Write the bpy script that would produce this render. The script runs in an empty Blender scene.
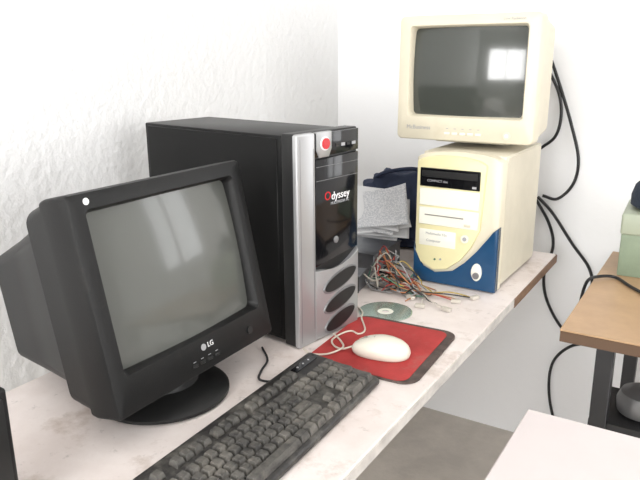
import bpy, bmesh, random
from math import *
from mathutils import Vector, Matrix, Euler
random.seed(4)
S=bpy.context.scene
COL=bpy.context.collection
# ---------------------------------------------------------------- materials
def mat(name,col,rough=.5,metal=0,bump=0,bscale=60,var=0,vscale=8,col2=None,coat=0,spec=.5,lo=.36,hi=.64):
    m=bpy.data.materials.new(name); m.use_nodes=True
    nt=m.node_tree; b=nt.nodes['Principled BSDF']
    b.inputs['Base Color'].default_value=(*col,1); b.inputs['Roughness'].default_value=rough
    b.inputs['Metallic'].default_value=metal; b.inputs['Coat Weight'].default_value=coat
    b.inputs['Specular IOR Level'].default_value=spec
    tc=nt.nodes.new('ShaderNodeTexCoord')
    if var>0:
        n=nt.nodes.new('ShaderNodeTexNoise'); n.inputs['Scale'].default_value=vscale; n.inputs['Detail'].default_value=6
        n.inputs['Roughness'].default_value=.65
        nt.links.new(tc.outputs['Object'],n.inputs['Vector'])
        r=nt.nodes.new('ShaderNodeValToRGB'); r.color_ramp.elements[0].position=lo; r.color_ramp.elements[1].position=hi
        c2=col2 if col2 else tuple(c*(1-var) for c in col)
        r.color_ramp.elements[0].color=(*c2,1); r.color_ramp.elements[1].color=(*col,1)
        nt.links.new(n.outputs['Fac'],r.inputs['Fac']); nt.links.new(r.outputs['Color'],b.inputs['Base Color'])
    if bump>0:
        n=nt.nodes.new('ShaderNodeTexNoise'); n.inputs['Scale'].default_value=bscale; n.inputs['Detail'].default_value=4
        nt.links.new(tc.outputs['Object'],n.inputs['Vector'])
        bp=nt.nodes.new('ShaderNodeBump'); bp.inputs['Strength'].default_value=bump; bp.inputs['Distance'].default_value=.01
        nt.links.new(n.outputs['Fac'],bp.inputs['Height']); nt.links.new(bp.outputs['Normal'],b.inputs['Normal'])
    return m
def stains(m,col,scale,lo,hi,fac=.8):
    nt=m.node_tree; b=nt.nodes['Principled BSDF']; tc=nt.nodes.new('ShaderNodeTexCoord')
    n=nt.nodes.new('ShaderNodeTexNoise'); n.inputs['Scale'].default_value=scale; n.inputs['Detail'].default_value=8; n.inputs['Roughness'].default_value=.7
    nt.links.new(tc.outputs['Object'],n.inputs['Vector'])
    r=nt.nodes.new('ShaderNodeValToRGB'); r.color_ramp.elements[0].position=lo; r.color_ramp.elements[1].position=hi
    r.color_ramp.elements[0].color=(0,0,0,1); r.color_ramp.elements[1].color=(fac,fac,fac,1)
    nt.links.new(n.outputs['Fac'],r.inputs['Fac'])
    mx=nt.nodes.new('ShaderNodeMix'); mx.data_type='RGBA'
    nt.links.new(r.outputs['Color'],mx.inputs[0])
    l=b.inputs['Base Color'].links
    if l: nt.links.new(l[0].from_socket,mx.inputs[6])
    else: mx.inputs[6].default_value=b.inputs['Base Color'].default_value
    mx.inputs[7].default_value=(*col,1)
    nt.links.new(mx.outputs[2],b.inputs['Base Color'])
M=dict(
 wall=mat('plaster_white',(.82,.82,.82),.85,bump=.42,bscale=42),
 wallb=mat('plaster_back',(.88,.88,.885),.85,bump=.12,bscale=30),
 floor=mat('concrete',(.60,.55,.49),.75,bump=.15,bscale=80,var=.22,vscale=5),
 ceil=mat('ceiling_paint',(.85,.85,.84),.9),
 table=mat('painted_board',(.77,.70,.67),.5,bump=.08,bscale=25,var=.12,vscale=7,col2=(.67,.59,.555)),
 table2=mat('painted_board_clean',(.62,.56,.55),.5,var=.05,vscale=4),
 edge=mat('board_edge',(.62,.58,.54),.6,var=.3,vscale=20),
 brown=mat('bare_wood',(.24,.13,.07),.6,var=.4,vscale=25),
 deskw=mat('desk_laminate',(.50,.32,.18),.4,var=.2,vscale=6),
 deske=mat('desk_edge',(.10,.055,.03),.5),
 steel=mat('dark_steel',(.04,.04,.042),.45,metal=.4),
 black=mat('black_plastic',(.011,.011,.011),.42,spec=.35),
 black2=mat('black_texture_plastic',(.010,.010,.010),.45,bump=.05,bscale=400,spec=.25),
 panel=mat('black_painted_steel',(.008,.008,.008),.38,bump=.02,bscale=300,var=.3,vscale=4,spec=.2),
 gloss=mat('gloss_black',(.006,.006,.007),.1,coat=.15,spec=.3),
 silver=mat('silver_plastic',(.40,.40,.405),.36,metal=.6),
 silver2=mat('silver_dark',(.22,.22,.225),.35,metal=.5),
 red=mat('red_button',(.5,.012,.02),.25),
 white=mat('white_ink',(.8,.8,.8),.5),
 grey=mat('grey_ink',(.35,.35,.36),.5),
 cream=mat('cream_plastic',(.68,.625,.49),.42,var=.06,vscale=10),
 cream2=mat('cream_yellowed',(.76,.70,.41),.4,var=.06,vscale=12),
 beige=mat('beige_case',(.66,.61,.49),.45,var=.1,vscale=8),
 ivory=mat('ivory_plastic',(.78,.77,.67),.4),
 blue=mat('blue_plastic',(.008,.055,.135),.3),
 scrL=mat('crt_glass',(.100,.103,.094),.14,coat=.25,spec=.45),
 scrC=mat('crt_glass_dark',(.055,.060,.053),.12,coat=.25,spec=.5),
 key=mat('key_plastic',(.11,.103,.092),.6,var=.5,vscale=45,col2=(.035,.033,.031)),
 kbody=mat('keyboard_plastic',(.022,.020,.019),.45,var=.3,vscale=30),
 padr=mat('red_cloth',(.44,.035,.034),.75,bump=.1,bscale=300,var=.35,vscale=12,col2=(.32,.022,.02)),
 padb=mat('pad_rubber',(.10,.07,.06),.8,var=.5,vscale=40),
 mouse=mat('mouse_plastic',(.68,.64,.55),.35),
 mdark=mat('mouse_gap',(.25,.23,.2),.6),
 cablew=mat('beige_cable',(.56,.50,.42),.5),
 cable=mat('black_cable',(.012,.012,.014),.45),
 paper=mat('paper',(.66,.66,.67),.8),
 paperg=mat('printed_paper',(.64,.64,.65),.8,var=.3,vscale=260,col2=(.46,.47,.50),lo=.46,hi=.54),
 cloth=mat('navy_cloth',(.018,.028,.065),.8,bump=.6,bscale=25,var=.3,vscale=15),
 metal=mat('galvanised',(.26,.27,.29),.42,metal=.8,var=.2,vscale=15),
 green=mat('green_box',(.24,.30,.21),.55,var=.15,vscale=15),
 green2=mat('green_box_lid',(.36,.40,.31),.5),
 w_red=mat('wire_red',(.33,.035,.025),.5), w_yel=mat('wire_yellow',(.42,.30,.07),.5),
 w_org=mat('wire_orange',(.38,.15,.06),.5), w_wht=mat('wire_white',(.50,.46,.40),.5), w_grn=mat('wire_green',(.05,.14,.09),.5),
 ribbon=mat('ribbon_cable',(.26,.26,.26),.5),
 frame=mat('window_frame',(.7,.7,.7),.5),
)
stains(M['table'],(.42,.33,.27),9,.54,.70,.75)
stains(M['table'],(.34,.30,.27),45,.60,.70,.5)
stains(M['kbody'],(.16,.15,.13),25,.48,.68,.6)
stains(M['key'],(.22,.20,.17),18,.50,.70,.6)
stains(M['black2'],(.06,.055,.05),14,.58,.78,.2)
stains(M['cream2'],(.45,.36,.18),10,.58,.75,.5)
stains(M['cream'],(.42,.33,.18),6,.60,.80,.35)
stains(M['beige'],(.35,.28,.18),7,.58,.76,.45)
stains(M['padr'],(.30,.12,.10),16,.55,.72,.6)
cdm=mat('cd_foil',(.50,.62,.54),.18,metal=.75)
# ---------------------------------------------------------------- helpers
def empty(name,loc=(0,0,0),rot=(0,0,0),parent=None):
    e=bpy.data.objects.new(name,None); e.empty_display_size=.05; COL.objects.link(e)
    if parent: e.parent=parent
    e.location=loc; e.rotation_euler=rot; return e
def obj(name,bm,m,parent=None,loc=(0,0,0),rot=(0,0,0),smooth=False):
    bmesh.ops.recalc_face_normals(bm,faces=bm.faces[:])
    me=bpy.data.meshes.new(name); bm.to_mesh(me); bm.free()
    for mm in (m if isinstance(m,(list,tuple)) else [m]): me.materials.append(M[mm] if isinstance(mm,str) else mm)
    o=bpy.data.objects.new(name,me); COL.objects.link(o)
    if parent: o.parent=parent
    o.location=loc; o.rotation_euler=rot
    if smooth:
        for p in me.polygons: p.use_smooth=True
        md=o.modifiers.new('es','EDGE_SPLIT'); md.split_angle=radians(38)
    return o
def addbox(bm,x0,x1,y0,y1,z0,z1,bev=0,seg=2,mi=0):
    r=bmesh.ops.create_cube(bm,size=1); vs=r['verts']
    for v in vs: v.co=Vector(((x0+x1)/2+v.co.x*(x1-x0),(y0+y1)/2+v.co.y*(y1-y0),(z0+z1)/2+v.co.z*(z1-z0)))
    fs=set(f for v in vs for f in v.link_faces)
    for f in fs: f.material_index=mi
    if bev>0:
        es=list(set(e for v in vs for e in v.link_edges))
        bmesh.ops.bevel(bm,geom=es,offset=bev,segments=seg,profile=.5,affect='EDGES',material=-1)
def box(name,x0,x1,y0,y1,z0,z1,m,parent=None,bev=0,seg=2,loc=(0,0,0),rot=(0,0,0)):
    bm=bmesh.new(); addbox(bm,x0,x1,y0,y1,z0,z1,bev,seg)
    return obj(name,bm,m,parent,loc,rot,smooth=bev>0)
def rrect(w,h,r,n=5,cx=0,cz=0):
    r=min(r,w/2-1e-4,h/2-1e-4); P=[]
    for k,(sx,sz) in enumerate(((1,1),(-1,1),(-1,-1),(1,-1))):
        for i in range(n+1):
            a=radians(90*k+90*i/n)
            P.append((cx+sx*(w/2-r)+r*cos(a),cz+sz*(h/2-r)+r*sin(a)))
    return P
def loft(name,secs,m,parent=None,cap0=True,cap1=True,axis='y',n=5,loc=(0,0,0),rot=(0,0,0)):
    bm=bmesh.new(); rings=[]
    for (p,w,h,cx,cz,r) in secs:
        pts=rrect(w,h,r,n,cx,cz)
        rings.append([bm.verts.new((a,p,b) if axis=='y' else (a,b,p)) for a,b in pts])
    for A,B in zip(rings,rings[1:]):
        k=len(A)
        for i in range(k): bm.faces.new((A[i],A[(i+1)%k],B[(i+1)%k],B[i]))
    if cap0: bm.faces.new(rings[0])
    if cap1: bm.faces.new(rings[-1])
    return obj(name,bm,m,parent,loc,rot,smooth=True)
def prism(name,pts,y0,y1,m,parent=None,bev=0,axis='y',loc=(0,0,0),rot=(0,0,0)):
    bm=bmesh.new()
    f=(lambda a,b,p:(a,p,b)) if axis=='y' else (lambda a,b,p:(a,b,p))
    A=[bm.verts.new(f(a,b,y0)) for a,b in pts]; B=[bm.verts.new(f(a,b,y1)) for a,b in pts]
    k=len(A); fa=bm.faces.new(A); bm.faces.new(B)
    for i in range(k): bm.faces.new((A[i],A[(i+1)%k],B[(i+1)%k],B[i]))
    if bev>0: bmesh.ops.bevel(bm,geom=list(fa.edges),offset=bev,segments=2,profile=.5,affect='EDGES')
    return obj(name,bm,m,parent,loc,rot,smooth=True)
def disc(name,r,h,m,parent=None,loc=(0,0,0),rot=(0,0,0),r2=None,seg=40,bev=0):
    bm=bmesh.new(); bmesh.ops.create_cone(bm,cap_ends=True,segments=seg,radius1=r,radius2=r if r2 is None else r2,depth=h)
    return obj(name,bm,m,parent,loc,rot,smooth=True)
def lathe(name,prof,m,parent=None,seg=48,loc=(0,0,0),rot=(0,0,0)):
    bm=bmesh.new(); rings=[]
    for r,z in prof: rings.append([bm.verts.new((r*cos(2*pi*i/seg),r*sin(2*pi*i/seg),z)) for i in range(seg)])
    for A,B in zip(rings,rings[1:]):
        for i in range(seg): bm.faces.new((A[i],A[(i+1)%seg],B[(i+1)%seg],B[i]))
    bm.faces.new(rings[0]); bm.faces.new(rings[-1])
    return obj(name,bm,m,parent,loc,rot,smooth=True)
def screen(name,w,h,R,y0,cx,cz,m,parent,n=24):
    bm=bmesh.new(); V=[]
    for j in range(n+1):
        row=[]
        for i in range(n+1):
            x=(i/n-.5)*w; z=(j/n-.5)*h
            row.append(bm.verts.new((cx+x,y0+(x*x+z*z)/(2*R),cz+z)))
        V.append(row)
    for j in range(n):
        for i in range(n): bm.faces.new((V[j][i],V[j][i+1],V[j+1][i+1],V[j+1][i]))
    o=obj(name,bm,m,parent)
    for p in o.data.polygons: p.use_smooth=True
    return o
def text(name,body,size,m,parent,loc,rot=(pi/2,0,0),ext=.0004,align='CENTER'):
    cu=bpy.data.curves.new(name+'_c','FONT'); cu.body=body; cu.size=size; cu.extrude=ext; cu.align_x=align; cu.align_y='CENTER'
    t=bpy.data.objects.new(name+'_t',cu); COL.objects.link(t)
    bpy.context.view_layer.update()
    me=bpy.data.meshes.new_from_object(t.evaluated_get(bpy.context.evaluated_depsgraph_get()))
    bpy.data.objects.remove(t,do_unlink=True)
    me.materials.clear(); me.materials.append(M[m])
    o=bpy.data.objects.new(name,me); COL.objects.link(o); o.parent=parent; o.location=loc; o.rotation_euler=rot
    return o
def cable(name,pts,r,m,parent=None,loc=(0,0,0)):
    P=[Vector(p) for p in pts]; Q=[]
    E=[P[0]*2-P[1]]+P+[P[-1]*2-P[-2]]
    for i in range(1,len(E)-2):
        for k in range(10):
            t=k/10; a,b,c,d=E[i-1],E[i],E[i+1],E[i+2]
            Q.append(.5*((2*b)+(c-a)*t+(2*a-5*b+4*c-d)*t*t+(3*b-a-3*c+d)*t**3))
    Q.append(P[-1])
    bm=bmesh.new(); rings=[]; nrm=Vector((.3,.2,1)).normalized()
    for i,q in enumerate(Q):
        tg=(Q[min(i+1,len(Q)-1)]-Q[max(i-1,0)]).normalized()
        nrm=(nrm-tg*nrm.dot(tg)); nrm=nrm.normalized() if nrm.length>1e-4 else tg.orthogonal().normalized()
        bn=tg.cross(nrm)
        rings.append([bm.verts.new(q+(nrm*cos(a)+bn*sin(a))*r) for a in [2*pi*j/8 for j in range(8)]])
    for A,B in zip(rings,rings[1:]):
        for i in range(8): bm.faces.new((A[i],A[(i+1)%8],B[(i+1)%8],B[i]))
    bm.faces.new(rings[0]); bm.faces.new(rings[-1])
    return obj(name,bm,m,parent,loc,smooth=True)
# ---------------------------------------------------------------- room
WX,WY=-1.262,2.162; RX,RY,H=2.3,-2.2,2.8
box('floor',WX,RX,RY,WY,-.06,0,'floor')
box('ceiling',WX,RX,RY,WY,H,H+.06,'ceil')
box('wall_left',WX-.12,WX,RY-.12,WY+.12,-.06,H+.06,'wall')
def wall_with_hole(name,axis,pos,a0,a1,h0,h1,hz0,hz1,m,t=.12):
    bm=bmesh.new()
    for (p,q,z0,z1) in ((a0,h0,-.06,H+.06),(h1,a1,-.06,H+.06),(h0,h1,-.06,hz0),(h0,h1,hz1,H+.06)):
        if axis=='y': addbox(bm,p,q,min(pos,pos+t),max(pos,pos+t),z0,z1)
        else: addbox(bm,min(pos,pos+t),max(pos,pos+t),p,q,z0,z1)
    return obj(name,bm,m)
FW=(-.90,.45)
wall_with_hole('wall_back','y',WY,WX,RX,.35,1.15,.95,2.05,'wallb')
wall_with_hole('wall_front','y',RY,WX,RX,FW[0],FW[1],1.0,2.2,'wall',-.12)
wall_with_hole('wall_right','x',RX,RY-.12,WY+.12,-.9,1.1,1.0,2.2,'wall')
def window(name,axis,pos,a0,a1,z0,z1,bars):
    bm=bmesh.new(); t=.02; w=.04
    L=[(a0,a0+w,z0,z1),(a1-w,a1,z0,z1),(a0,a1,z0,z0+w),(a0,a1,z1-w,z1)]
    for i in range(1,bars): 
        c=a0+(a1-a0)*i/bars; L.append((c-.015,c+.015,z0,z1))
    for (p,q,r,s) in L:
        if axis=='y': addbox(bm,p,q,pos-t,pos+t,r,s)
        else: addbox(bm,pos-t,pos+t,p,q,r,s)
    obj(name,bm,'frame')
window('window_1','y',RY-.06,FW[0],FW[1],1.0,2.2,2)
window('window_2','x',RX+.06,-.9,1.1,1.0,2.2,3)
window('window_3','y',WY+.06,.35,1.15,.95,2.05,2)
# ---------------------------------------------------------------- long table
T=.75
tb=empty('computer_table',(0,0,0))
bm=bmesh.new(); addbox(bm,-1.012,-.393,-.30,1.926,T-.022,T,.002,1)
obj('tabletop',bm,'table',tb,smooth=True)
box('edge_front',-.3935,-.391,-.30,1.50,T-.022,T-.003,'edge',tb)
box('edge_bare',-.3935,-.390,1.50,1.926,T-.024,T-.003,'brown',tb)
box('edge_end',-1.0,-.393,1.926,1.930,T-.024,T-.002,'brown',tb)
box('rail_front',-.47,-.45,-.25,1.88,T-.09,T-.022,'edge',tb)
box('rail_back',-.98,-.96,-.25,1.88,T-.09,T-.022,'edge',tb)
for i,(x,y) in enumerate(((-.97,1.85),(-.47,-.22),(-.97,-.22),(-.97,.8))):
    box('leg_%d'%i,x-.02,x+.02,y-.02,y+.02,0,T-.022,'edge',tb)
# ---------------------------------------------------------------- black tower
bt=empty('computer_tower',(-.6736,.998,T+.001),(0,0,radians(81.65)))
w,d,h=.190,.4506,.419
box('case',.002,w-.002,.032,d,.008,h-.004,'panel',bt,.003)
box('side_panel_left',-.0005,.003,.045,d-.012,.014,h-.010,'panel',bt,.001,1)
box('side_panel_right',w-.003,w+.0005,.045,d-.012,.014,h-.010,'panel',bt,.001,1)
for i,(x,y) in enumerate(((.03,.06),(.16,.06),(.03,.4),(.16,.4))): disc('foot_%d'%i,.012,.009,'black',bt,(x,y,.0045),seg=16)
box('front_bezel',0,w,.003,.034,.002,h,'black',bt,.003,3)
prism('strip_left',[(a,b+h/2) for a,b in rrect(.052,h-.001,.004,3,.026,0)],-.005,.005,'silver',bt,.0035)
box('strip_groove',.0455,.047,-.0053,-.002,.03,h-.03,'silver2',bt)
box('strip_groove_2',.0085,.0095,-.0053,-.002,.01,h-.01,'silver2',bt)
pts=[(.050,.002),(.189,.002),(.189,.168)]+[(.189-.139*t,.168-.030*sin(t*pi*.9)) for t in (.2,.4,.6,.8)]+[(.050,.150)]
prism('lower_panel',pts,-.006,.01,'silver',bt,.004)
for i,(z,s) in enumerate(((.116,1.0),(.072,.98),(.030,.93))):
    P=[]; Q=[]
    for k in range(32):
        a=2*pi*k/32; cx,cz=.125,z
        x=.050*s*cos(a); zz=.0145*sin(a)+.010*x/.047
        if sin(a)<0: zz=-.0175*abs(sin(a))+.010*x/.047
        P.append((cx+x,cz+zz)); Q.append((cx+x*1.07,cz+zz*1.2))
    prism('vent_rim_%d'%i,Q,-.0085,-.004,'silver2',bt,.0015)
    prism('vent_%d'%i,P,-.0092,-.006,'black',bt)
prism('centre_panel',[(.053,.155),(.188,.172),(.188,.370),(.053,.366)],-.003,.008,'gloss',bt,.002)
prism('top_panel',[(.053,.370),(.188,.374),(.188,.416),(.053,.416)],-.003,.008,'gloss',bt,.002)
prism('button_shield',[(.056,.418),(.100,.418),(.100,.385),(.092,.370),(.064,.370),(.056,.385)],-.006,.004,'silver',bt,.002)
disc('power_button',.0105,.006,'red',bt,(.078,-.008,.396),(pi/2,0,0),seg=32)
disc('power_ring',.0130,.004,'white',bt,(.078,-.0065,.396),(pi/2,0,0),seg=32)
for i,x in enumerate((.115,.132,.149,.166)): box('port_%d'%i,x,x+.011,-.0042,-.002,.386,.392,'grey' if i%2 else 'black',bt)
text('logo','dyssey',.022,'white',bt,(.130,-.0035,.290)); text('logo_cap','O',.024,'red',bt,(.090,-.0035,.292))
text('sub_logo','MULTIMEDIA PC',.008,'grey',bt,(.128,-.0035,.276))
for z in (.352,.325): box('bay_line_%d'%(z*1000),.056,.186,-.0034,-.002,z,z+.0008,'silver2',bt)
lathe('reset_button',[(.007,0),(.007,.002),(.005,.003)],'silver2',bt,24,(.115,-.003,.20),(pi/2,0,0))
# ---------------------------------------------------------------- CRT builder
def crt(root,W,Hh,D,opw,oph,opz,bodymat,scrm,R,rear,r=.015,hd=.135,rec=.03,y0=.006):
    secs=[(D,rear[0]*.8,rear[1]*.8,0,rear[2],.02),(D-.012,rear[0],rear[1],0,rear[2],.02),
      (D*.62+.03,rear[0]*1.22,rear[1]*1.22,0,rear[2]*.8,.03),(hd+.01,W-.05,Hh-.055,0,-.004,.03),
      (hd,W-.022,Hh-.025,0,-.001,.022),(.058,W-.008,Hh-.008,0,0,.012),(.052,W-.006,Hh-.006,0,0,.010)]
    loft('rear_housing',secs,bodymat,root)
    b=[(.062,W-.004,Hh-.004,0,0,r),(.050,W,Hh,0,0,r),(.006,W,Hh,0,0,r),(.0015,W-.003,Hh-.003,0,0,r),(0,W-.008,Hh-.008,0,0,r*.8),
       (.0,opw+.010,oph+.010,0,opz,.009),(.002,opw+.007,oph+.007,0,opz,.009),(.013,opw,oph,0,opz,.010),(rec,opw-.002,oph-.002,0,opz,.010)]
    loft('bezel',b,bodymat,root,True,False,n=6)
    screen('screen_glass',opw+.002,oph+.002,R,y0,0,opz,scrm,root)
lg=empty('crt_monitor',(-.775,.735,T+.001),(0,0,radians(90.6)))
hd=empty('head',(.007,-.0625,.220),(radians(-11.9),0,0),lg)
crt(hd,.372,.324,.36,.310,.234,.016,'black2','scrL',1.25,(.20,.19,-.02),r=.007,hd=.115)
for i in range(7): box('rear_vent_%d'%i,-.06+.02*i-.004,-.06+.02*i+.004,.16,.22,.095,.098,'gloss',hd)
disc('logo_disc',.0055,.001,'grey',hd,(.002,-.0005,-.122),(pi/2,0,0),seg=24)
text('logo_text','LG',.012,'white',hd,(.019,-.0003,-.122))
for i in range(4):
    box('button_%d'%i,-.03+.018*i,-.018+.018*i,-.002,.003,-.147,-.142,'black',hd,.001,1)
    box('button_mark_%d'%i,-.027+.018*i,-.021+.018*i,-.0004,.001,-.1385,-.1375,'grey',hd)
disc('power_button',.007,.004,'black',hd,(.12,-.001,-.135),(pi/2,0,0),seg=24)
disc('sticker',.005,.0006,'white',hd,(-.155,-.0004,.149),(pi/2,0,0),seg=20)
lathe('stand_base',[(.105,0),(.112,.003),(.112,.008),(.104,.014),(.075,.020),(.060,.026),(.055,.045),(.070,.070),(.085,.085)],'black',lg,56)
# ---------------------------------------------------------------- cream tower
ct=empty('desktop_tower',(-.655,1.507,T+.001),(0,0,radians(-.8)))
w,d,h=.2135,.334,.3345
box('case',.003,w-.003,.034,d,.006,h-.008,'beige',ct,.003)
box('side_panel_right',w-.004,w-.001,.045,d-.005,.010,h-.012,'beige',ct,.001,1)
box('side_panel_left',.001,.004,.045,d-.005,.010,h-.012,'beige',ct,.001,1)
for i,(x,y) in enumerate(((.03,.06),(.17,.06),(.03,.3),(.17,.3))): disc('foot_%d'%i,.012,.007,'black',ct,(x,y,.0035),seg=16)
top=[(w*(.5+.5*cos(a)) , h-.022+.022*sin(a)) for a in [pi*k/16 for k in range(17)]]
prism('front_bezel',[(0,.003)]+[(w,.003)]+[(w,h-.022)]+top[1:-1]+[(0,h-.022)],.002,.040,'cream',ct,.004)
top2=[(.004+.175*(.5+.5*cos(a)) , h-.030+.020*sin(a)) for a in [pi*k/16 for k in range(17)]]
lobe=[(.006,.080),(.020,.052),(.055,.036),(.090,.042),(.125,.070),(.150,.105),(.170,.15)]+top2
prism('front_lobe',lobe,-.008,.012,'cream2',ct,.005)
bl=[(.0,.002),(w,.002),(w,.162),(.202,.152),(.186,.128),(.164,.098),(.138,.064),(.107,.038),(.060,.027),(.026,.040),(.010,.068),(.0,.100)]
prism('blue_lower_panel',bl,-.004,.020,'blue',ct,.003)
box('optical_drive',.014,.166,-.0105,.01,.247,.293,'gloss',ct,.0015,1)
box('drive_tray',.020,.160,-.0118,.0,.271,.287,'black',ct,.001,1)
box('drive_button',.148,.158,-.0125,.0,.252,.257,'grey',ct)
text('drive_mark','COMPACT disc',.008,'grey',ct,(.06,-.0108,.262))
box('bay_cover',.014,.166,-.0105,.01,.200,.243,'ivory',ct,.0015,1)
box('floppy_drive',.014,.166,-.0105,.01,.152,.196,'ivory',ct,.0015,1)
box('floppy_slot',.03,.13,-.0112,.0,.1755,.1785,'mdark',ct)
box('floppy_button',.132,.148,-.0125,.0,.158,.164,'cream',ct,.001,1)
box('label_plate',.016,.112,-.0095,.0,.098,.140,'ivory',ct,.002,2)
text('label_text','Multimedia 52x',.009,'grey',ct,(.062,-.0098,.130)); text('label_text_2','Computer',.009,'grey',ct,(.055,-.0098,.112))
disc('power_button',.010,.005,'ivory',ct,(.136,-.010,.128),(pi/2,0,0),seg=28); disc('power_centre',.005,.006,'grey',ct,(.136,-.0108,.128),(pi/2,0,0),seg=20)
disc('led',.0025,.003,'w_grn',ct,(.06,-.0085,.065),(pi/2,0,0),seg=16)
disc('led_2',.0025,.003,'grey',ct,(.075,-.0085,.067),(pi/2,0,0),seg=16)
prism('badge',[(.168+.013*cos(a),.048+.022*sin(a)) for a in [2*pi*k/24 for k in range(24)]],-.008,.0,'ivory',ct,.001)
disc('badge_knob',.008,.006,'silver2',ct,(.168,-.009,.040),(pi/2,0,0),seg=24)
# ---------------------------------------------------------------- cream CRT on top
cc=empty('crt_monitor.001',(-.578,1.600,T+.337),(0,0,radians(1.2)))
h2=empty('head',(0,0,.162),(radians(-1),0,0),cc)
crt(h2,.350,.302,.36,.284,.212,.017,'cream','scrC',.60,(.20,.18,-.01),r=.012,hd=.19,rec=.034,y0=.003)
text('brand_text','McBusiness',.014,'grey',h2,(-.115,-.0003,-.120))
text('model_text','Low Radiation',.009,'grey',h2,(.112,-.0003,.138))
for i in range(5):
    box('button_%d'%i,-.045+.020*i,-.031+.020*i,-.002,.002,-.135,-.129,'ivory',h2,.001,1)
    box('mark_%d'%i,-.041+.020*i,-.035+.020*i,-.0004,.001,-.121,-.1195,'grey',h2)
disc('power_button',.009,.004,'cream',h2,(.112,-.001,-.131),(pi/2,0,0),seg=24)
disc('power_led',.004,.005,'white',h2,(.112,-.0015,-.131),(pi/2,0,0),seg=16)
loft('swivel_base',[(.000,.20,.17,0,.155,.02),(.008,.21,.18,0,.155,.03),(.016,.16,.14,0,.155,.03),(.035,.17,.16,0,.155,.03)],'cream',cc,axis='z')
# ---------------------------------------------------------------- keyboard
kb=empty('keyboard',(-.538,.728,T+.001),(0,0,radians(91.5)))
L2,D2=.222,.074
side=[(-D2,.0),(D2,.0),(D2,.026),(.068,.030),(-.050,.018),(-D2,.011)]
bm=bmesh.new()
A=[bm.verts.new((-L2,a,b)) for a,b in side]; B=[bm.verts.new((L2,a,b)) for a,b in side]
bm.faces.new(A); bm.faces.new(B)
for i in range(6): bm.faces.new((A[i],A[(i+1)%6],B[(i+1)%6],B[i]))
bmesh.ops.bevel(bm,geom=bm.edges[:],offset=.004,segments=3,profile=.5,affect='EDGES')
obj('body',bm,'kbody',kb,smooth=True)
bm=bmesh.new(); U=.0187
def kz(y): return .018+(y+.050)*(.012/.118)
def key(cx,row,wu=1,hu=1):
    y=-.058+row*.0187+(.009 if row>=5 else 0)+(hu-1)*U/2
    x=cx; z=kz(y)
    ww=wu*U/2-.0009; hh=hu*U/2-.0009
    b=[bm.verts.new((x+sx*ww,y+sy*hh,z-.003)) for sx,sy in((-1,-1),(1,-1),(1,1),(-1,1))]
    m_=[bm.verts.new((x+sx*(ww-.0007),y+sy*(hh-.0007),z+.002)) for sx,sy in((-1,-1),(1,-1),(1,1),(-1,1))]
    t=[bm.verts.new((x+sx*(ww-.0026),y+.0008+sy*(hh-.0026),z+.0085)) for sx,sy in((-1,-1),(1,-1),(1,1),(-1,1))]
    bm.faces.new(t)
    for P,Q in((b,m_),(m_,t)):
        for i in range(4): bm.faces.new((P[i],P[(i+1)%4],Q[(i+1)%4],Q[i]))
x0=-.2115
def row(r,ws,start=0):
    x=x0+start*U
    for wv in ws:
        if wv>0: key(x+wv*U/2,r,wv)
        x+=abs(wv)*U
row(5,[1,-1,1,1,1,1,-.5,1,1,1,1,-.5,1,1,1,1,-.25,1,1,1])
row(4,[1]*13+[2,-.25,1,1,1,-.25,1,1,1,1])
row(3,[1.5]+[1]*12+[1.5,-.25,1,1,1,-.25,1,1,1])
row(2,[1.75]+[1]*11+[2.25,-3.5,1,1,1])
row(1,[2.25]+[1]*10+[2.75,-1.25,1,-1.25,1,1,1])
row(0,[1.25,1.25,1.25,6.25,1.25,1.25,1.25,1.25,-.25,1,1,1,-.25,2,1])
key(x0+22*U,2,1,2); key(x0+22*U,0,1,2)
obj('keys',bm,'key',kb)
for i in range(3): disc('led_%d'%i,.0018,.001,'grey',kb,(.155+.018*i,.054,.0300),seg=12)
box('lock_panel',.140,.208,.046,.062,.0275,.0292,'gloss',kb)
cable('cord',[(.12,.070,.016),(.12,.095,.008),(.13,.12,.003),(.16,.135,.003),(.20,.15,.003),(.24,.19,.003)],.0023,'cable',kb)
# ---------------------------------------------------------------- mouse pad, mouse, cd
mp=empty('mouse_pad',(-.533,1.095,T),(0,0,radians(3)))
prism('rubber_base',rrect(.222,.258,.03,6),0.0005,.004,'padb',mp,.001,'z')
prism('cloth_top',rrect(.204,.244,.02,6,-.008,-.004),.004,.0050,'padr',mp,.0004,'z')
ms=empty('computer_mouse',(-.519,1.052,T+.0056),(0,0,radians(12)))
bm=bmesh.new(); rings=[]; N=36
for (t,z) in ((.90,0),(.97,.003),(1,.009),(.985,.016),(.93,.023),(.80,.0295),(.60,.034),(.36,.0365),(.12,.0375)):
    ring=[]
    for i in range(N):
        a=2*pi*i/N; ca,sa=cos(a),sin(a)
        px=.057*t*(abs(ca)**.85)*(1 if ca>0 else -1); py=.031*t*(abs(sa)**.85)*(1 if sa>0 else -1)
        py*=1+.072*(px/.057)
        zz=z*(1-.28*max(0,-px/.057)**1.3*(1 if z>.012 else 0))*(1-.12*max(0,px/.057)**2)
        ring.append(bm.verts.new((px,py,zz)))
    rings.append(ring)
for A,B in zip(rings,rings[1:]):
    for i in range(N): bm.faces.new((A[i],A[(i+1)%N],B[(i+1)%N],B[i]))
bm.faces.new(rings[0]); bm.faces.new(rings[-1])
o=obj('shell',bm,'mouse',ms,smooth=True)
cable('button_split',[(-.050,0,.0205),(-.040,0,.0265),(-.028,0,.0312),(-.012,0,.0352)],.0006,'mdark',ms)
cable('button_edge',[(-.010,-.024,.0265),(-.011,-.014,.0330),(-.012,0,.0353),(-.011,.014,.0330),(-.010,.024,.0265)],.0006,'mdark',ms)
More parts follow.
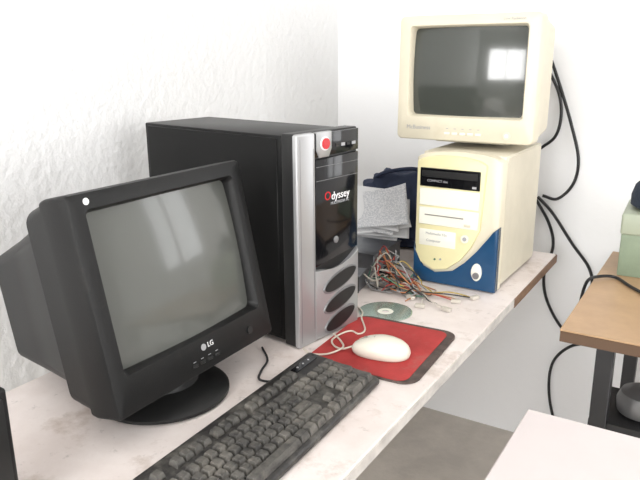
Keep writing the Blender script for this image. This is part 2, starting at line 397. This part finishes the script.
bmw=bmesh.new(); bmesh.ops.create_cone(bmw,cap_ends=True,segments=24,radius1=.006,radius2=.006,depth=.005)
obj('scroll_wheel',bmw,'mdark',ms,(-.030,0,.027),(pi/2,0,0),smooth=True)
cable('cord',[(-.054,0,.010),(-.075,-.006,.003),(-.095,.004,.0022),(-.108,.03,.0022),(-.100,.065,.0022),(-.085,.085,.0022),(-.066,.075,.0022),(-.060,.10,.0022),(-.085,.16,.0022),(-.10,.21,-.0012),(-.15,.27,-.0030)],.0019,'cablew',ms)
cable('cord_slack',[(-.150,-.02,-.002),(-.125,-.045,.0022),(-.095,-.035,.0022),(-.075,-.005,.0055),(-.09,.03,.0022),(-.115,.06,.0022)],.0019,'cablew',ms)
bm=bmesh.new(); N=64; prof=[(.0075,0),(.0075,.0012),(.018,.0012),(.0185,.0013),(.058,.0013),(.060,.0012),(.060,0)]
rg=[[bm.verts.new((r*cos(2*pi*i/N),r*sin(2*pi*i/N),z)) for i in range(N)] for r,z in prof]
for k in range(len(rg)):
    A=rg[k];B=rg[(k+1)%len(rg)]
    for i in range(N): 
        f=bm.faces.new((A[i],A[(i+1)%N],B[(i+1)%N],B[i])); f.material_index=1 if k in(1,) else 0
obj('compact_disc',bm,[cdm,'ivory'],None,(-.615,1.266,T+.0006))
# ---------------------------------------------------------------- clutter between towers
pb=empty('power_supply_box',(0,0,0))
box('housing',-.900,-.750,1.47,1.63,T+.001,T+.058,'metal',pb,.002,1)
box('lid',-.902,-.748,1.468,1.632,T+.058,T+.061,'metal',pb)
disc('fan_grille',.024,.002,'black',pb,(-.825,1.4695,T+.030),(pi/2,0,0))
for i in range(3):
    bm=bmesh.new(); bmesh.ops.create_cone(bm,cap_ends=False,segments=32,radius1=.006+.007*i,radius2=.007+.007*i,depth=.003)
    obj('grille_ring_%d'%i,bm,'metal',pb,(-.825,1.467,T+.030),(pi/2,0,0))
od=empty('optical_drive',(-.775,1.335,T),(0,0,radians(10)))
box('drive_shell',-.05,.05,0,.07,.001,.042,'metal',od,.002,1); box('drive_face',-.051,.051,-.006,0,.001,.043,'black',od,.001,1)
def sheet(name,loc,w,h,rot,amp,seed,m='paper',parent=None,n=16,curl=0):
    rnd=random.Random(seed); ph=[rnd.uniform(0,6) for _ in range(6)]
    bm=bmesh.new(); V=[]
    for j in range(n+1):
        r=[]
        for i in range(n+1):
            x=(i/n-.5)*w;y=(j/n-.5)*h
            z=amp*(sin(x*22+ph[0]+y*9)+.6*sin(y*24+ph[1])+.3*sin((x+y)*45+ph[2]))+curl*((i/n)*(j/n))**2.5
            r.append(bm.verts.new((x,y,z)))
        V.append(r)
    for j in range(n):
        for i in range(n): bm.faces.new((V[j][i],V[j][i+1],V[j+1][i+1],V[j+1][i]))
    o=obj(name,bm,m,parent,loc,rot)
    for p in o.data.polygons: p.use_smooth=True
    md=o.modifiers.new('s','SOLIDIFY'); md.thickness=.0006
    return o
# loose documents slumped on the box against the bag
pp=empty('paper_pile',(-.800,1.565,T+.150),(radians(42),radians(4),radians(24)))
rots=[-4,6,-10,3,12,-7,16,-3,9]
for i in range(9):
    sheet('sheet_%d'%i,(.006*((i*3)%5-2),.006*((i*5)%3-1),.0055*(i-5)),.168-.008*(i%3),.118+.010*(i%2),(radians(-2*(i%3)+1),radians(2*(i%4)-3),radians(rots[i])),.0013,i,'paperg' if i in(2,5,8) else 'paper',pp,curl=.014*(i%3))
# navy bag
bag=empty('cloth_bag',(-.815,1.79,T),(0,0,radians(4)))
bm=bmesh.new(); bmesh.ops.create_icosphere(bm,subdivisions=5,radius=1)
for v in bm.verts:
    c=v.co.copy()
    e=[(abs(t)**.6)*(1 if t>0 else -1) for t in c]
    k=1+.05*sin(c.x*9+c.z*5)+.04*sin(c.y*11-c.z*8)+.03*sin(c.x*21+c.y*7)
    v.co=Vector((e[0]*.130*k,e[1]*.065*k,.116+e[2]*(.112+.022*c.x)*k))
    v.co.z=max(v.co.z,0.001)
obj('bag_body',bm,'cloth',bag,smooth=True)
cable('bag_strap',[(-.08,-.04,.205),(-.04,-.060,.228),(.03,-.060,.244),(.08,-.04,.240)],.006,'cloth',bag)
# wire heap
wh=empty('cable_bundle',(0,0,0))
rnd=random.Random(33); cols=['w_red','ribbon','cable','w_org','w_wht','ribbon','cable','w_grn','w_wht','w_yel','ribbon','cable']
for i in range(26):
    x,y=-.70+rnd.uniform(-.03,.03),1.43+rnd.uniform(-.03,.03)
    hz=.030+.080*rnd.random()
    P=[(x,y+.01,T+hz*.8)]
    a=rnd.uniform(0,6.28)
    for k in range(8):
        a+=rnd.uniform(-1.3,1.3); st_=rnd.uniform(.026,.046)
        x=x+cos(a)*st_; y=y+sin(a)*st_*.7
        if x>-.565 or x<-.728: a=pi-a
        if y>1.46 or y<1.375: a=-a
        x=min(max(x,-.728),-.565); y=min(max(y,1.375),1.462)
        P.append((x,y,T+.004+rnd.random()*hz*max(.12,1-.13*k)*min(1,max(.2,(-.56-x)/.10))))
    cable('wire_%d'%i,P,.0016,cols[i%12],wh)
for i,(ex,ey,c) in enumerate(((-.50,1.40,'w_red'),(-.47,1.44,'w_yel'),(-.53,1.36,'cable'),(-.495,1.41,'w_org'),(-.56,1.33,'w_wht'),(-.50,1.345,'w_wht'),(-.475,1.44,'cable'),(-.60,1.34,'w_org'))):
    cable('lead_%d'%i,[(-.69,1.42,T+.03),(-.64,1.44-.008*i,T+.02),(-.585,1.42-.006*i,T+.006+.002*i),((ex-.585)/2,(ey+1.41)/2+.02*sin(i*2.1),T+.008),(ex,ey,T+.005)],.0015,c,wh)
for i,(x,y,r_) in enumerate(((-.50,1.40,20),(-.47,1.445,60),(-.60,1.37,-30),(-.56,1.33,10),(-.50,1.34,-15))):
    box('connector_%d'%i,-.011,.011,-.006,.006,0,.008,'w_wht',wh,.001,1,(x,y,T+.001),(0,0,radians(r_)))
# ---------------------------------------------------------------- wooden desk (right)
dk=empty('wooden_desk',(0,0,0))
box('desktop',-.257,.75,1.362,2.03,T-.002,T+.002,'deskw',dk,.001,1)
box('desktop_core',-.256,.75,1.363,2.03,T-.026,T-.002,'deske',dk,.001,1)
for i,(x,y) in enumerate(((-.17,1.42),(-.17,1.98),(.68,1.42),(.68,1.98))):
    box('leg_%d'%i,x-.0175,x+.0175,y-.0175,y+.0175,0,T-.026,'steel',dk,.002,1)
box('rail_front',-.17,.68,1.44,1.455,T-.05,T-.026,'steel',dk)
box('shelf',-.19,.70,1.415,1.60,.52,.535,'steel',dk)
pc=lathe('metal_canister',[(.03,0),(.055,.006),(.058,.03),(.05,.05),(.02,.058)],'silver2',None,36,(-.090,1.50,.536))
gb=empty('storage_box',(-.213,1.80,T+.002),(0,0,radians(3)))
box('carton',0,.28,0,.20,0,.125,'green',gb,.003); box('lid',-.003,.283,-.003,.203,.110,.165,'green2',gb,.006,3)
box('clasp',.10,.16,-.008,0,.09,.13,'silver2',gb,.001,1)
lathe('knit_cap',[(.07,0),(.085,.01),(.085,.035),(.078,.06),(.055,.085),(.02,.097)],mat('navy_knit',(.02,.03,.05),.8,bump=.5,bscale=60),None,40,(-.126,1.90,T+.168))
# near right table
nt=empty('side_table',(0,0,0))
box('tabletop',-.227,.75,.30,1.004,T-.022,T,'table2',nt,.002,1)
for i,(x,y) in enumerate(((-.17,.36),(-.17,.95),(.70,.36),(.70,.95))): box('leg_%d'%i,x-.02,x+.02,y-.02,y+.02,0,T-.022,'edge',nt)
# dark speaker at far left, front facing the table's open side
sp=empty('desktop_speaker',(-.690,.335,T),(0,0,radians(90)))
box('cabinet',-.075,.075,.004,.10,.001,.18,'black2',sp,.005,3)
box('grille',-.066,.066,-.001,.005,.04,.17,'black',sp,.002,2)
disc('knob',.007,.006,'grey',sp,(0,.002,.02),(pi/2,0,0),seg=20)
# ---------------------------------------------------------------- wall cables (hang just off the back wall)
Y=2.145
runs={'monitor_cable':[(-.503,1.288),(-.469,1.206),(-.430,1.103),(-.399,.998),(-.406,.920),(-.449,.867),(-.496,.872)],
'monitor_cable.001':[(-.512,1.265),(-.473,1.191),(-.461,1.123),(-.473,1.061),(-.515,1.021)],
'power_cable':[(-.511,.867),(-.460,.818),(-.393,.728),(-.338,.661),(-.321,.608),(-.328,.556)],
'power_cable.001':[(-.517,.860),(-.469,.784),(-.450,.710),(-.470,.615),(-.456,.530),(-.403,.443),(-.336,.398)],
'extension_cable':[(-.300,.407),(-.366,.380),(-.414,.317),(-.423,.230),(-.404,.126),(-.36,.02)]}
for n,ps in runs.items(): cable(n,[(a,Y,b) for a,b in ps],.0048,'cable')
cable('desk_cable',[(-.33,2.13,.56),(-.31,1.95,.60),(-.285,1.75,.68),(-.268,1.71,.752),(-.245,1.735,.762),(-.21,1.765,.757),(-.16,1.70,.757),(-.08,1.62,.757),(.02,1.56,.757)],.004,'cable')
# ---------------------------------------------------------------- lights
def area(name,loc,rot,sx,sy,e,col=(1,1,1)):
    l=bpy.data.lights.new(name,'AREA'); l.shape='RECTANGLE'; l.size=sx; l.size_y=sy; l.energy=e; l.color=col
    o=bpy.data.objects.new(name,l); COL.objects.link(o); o.location=loc; o.rotation_euler=rot
area('daylight_front',((FW[0]+FW[1])/2,RY-.15,1.6),(pi/2,0,0),FW[1]-FW[0],1.2,112,(1,.995,.985))
area('daylight_right',(RX+.15,.1,1.6),(pi/2,0,pi/2),2.0,1.2,52,(1,.995,.985))
area('daylight_back',(.75,WY+.14,1.5),(-pi/2,0,0),.8,1.1,12,(1,1,1))
W=bpy.data.worlds.new('world'); S.world=W; W.use_nodes=True
W.node_tree.nodes['Background'].inputs[0].default_value=(.9,.95,1,1); W.node_tree.nodes['Background'].inputs[1].default_value=1
S.view_settings.view_transform='Standard'; S.view_settings.exposure=0
# ---------------------------------------------------------------- camera
cd=bpy.data.cameras.new('camera'); cam=bpy.data.objects.new('camera',cd); COL.objects.link(cam)
cd.sensor_width=36; cd.lens=37.43; cd.clip_start=.01
m=Matrix.Rotation(radians(31.873),4,'Z')@Matrix.Rotation(radians(90-15.48),4,'X')@Matrix.Rotation(radians(-.365),4,'Z')
m.translation=(0,0,1.3067); cam.matrix_world=m
S.camera=cam
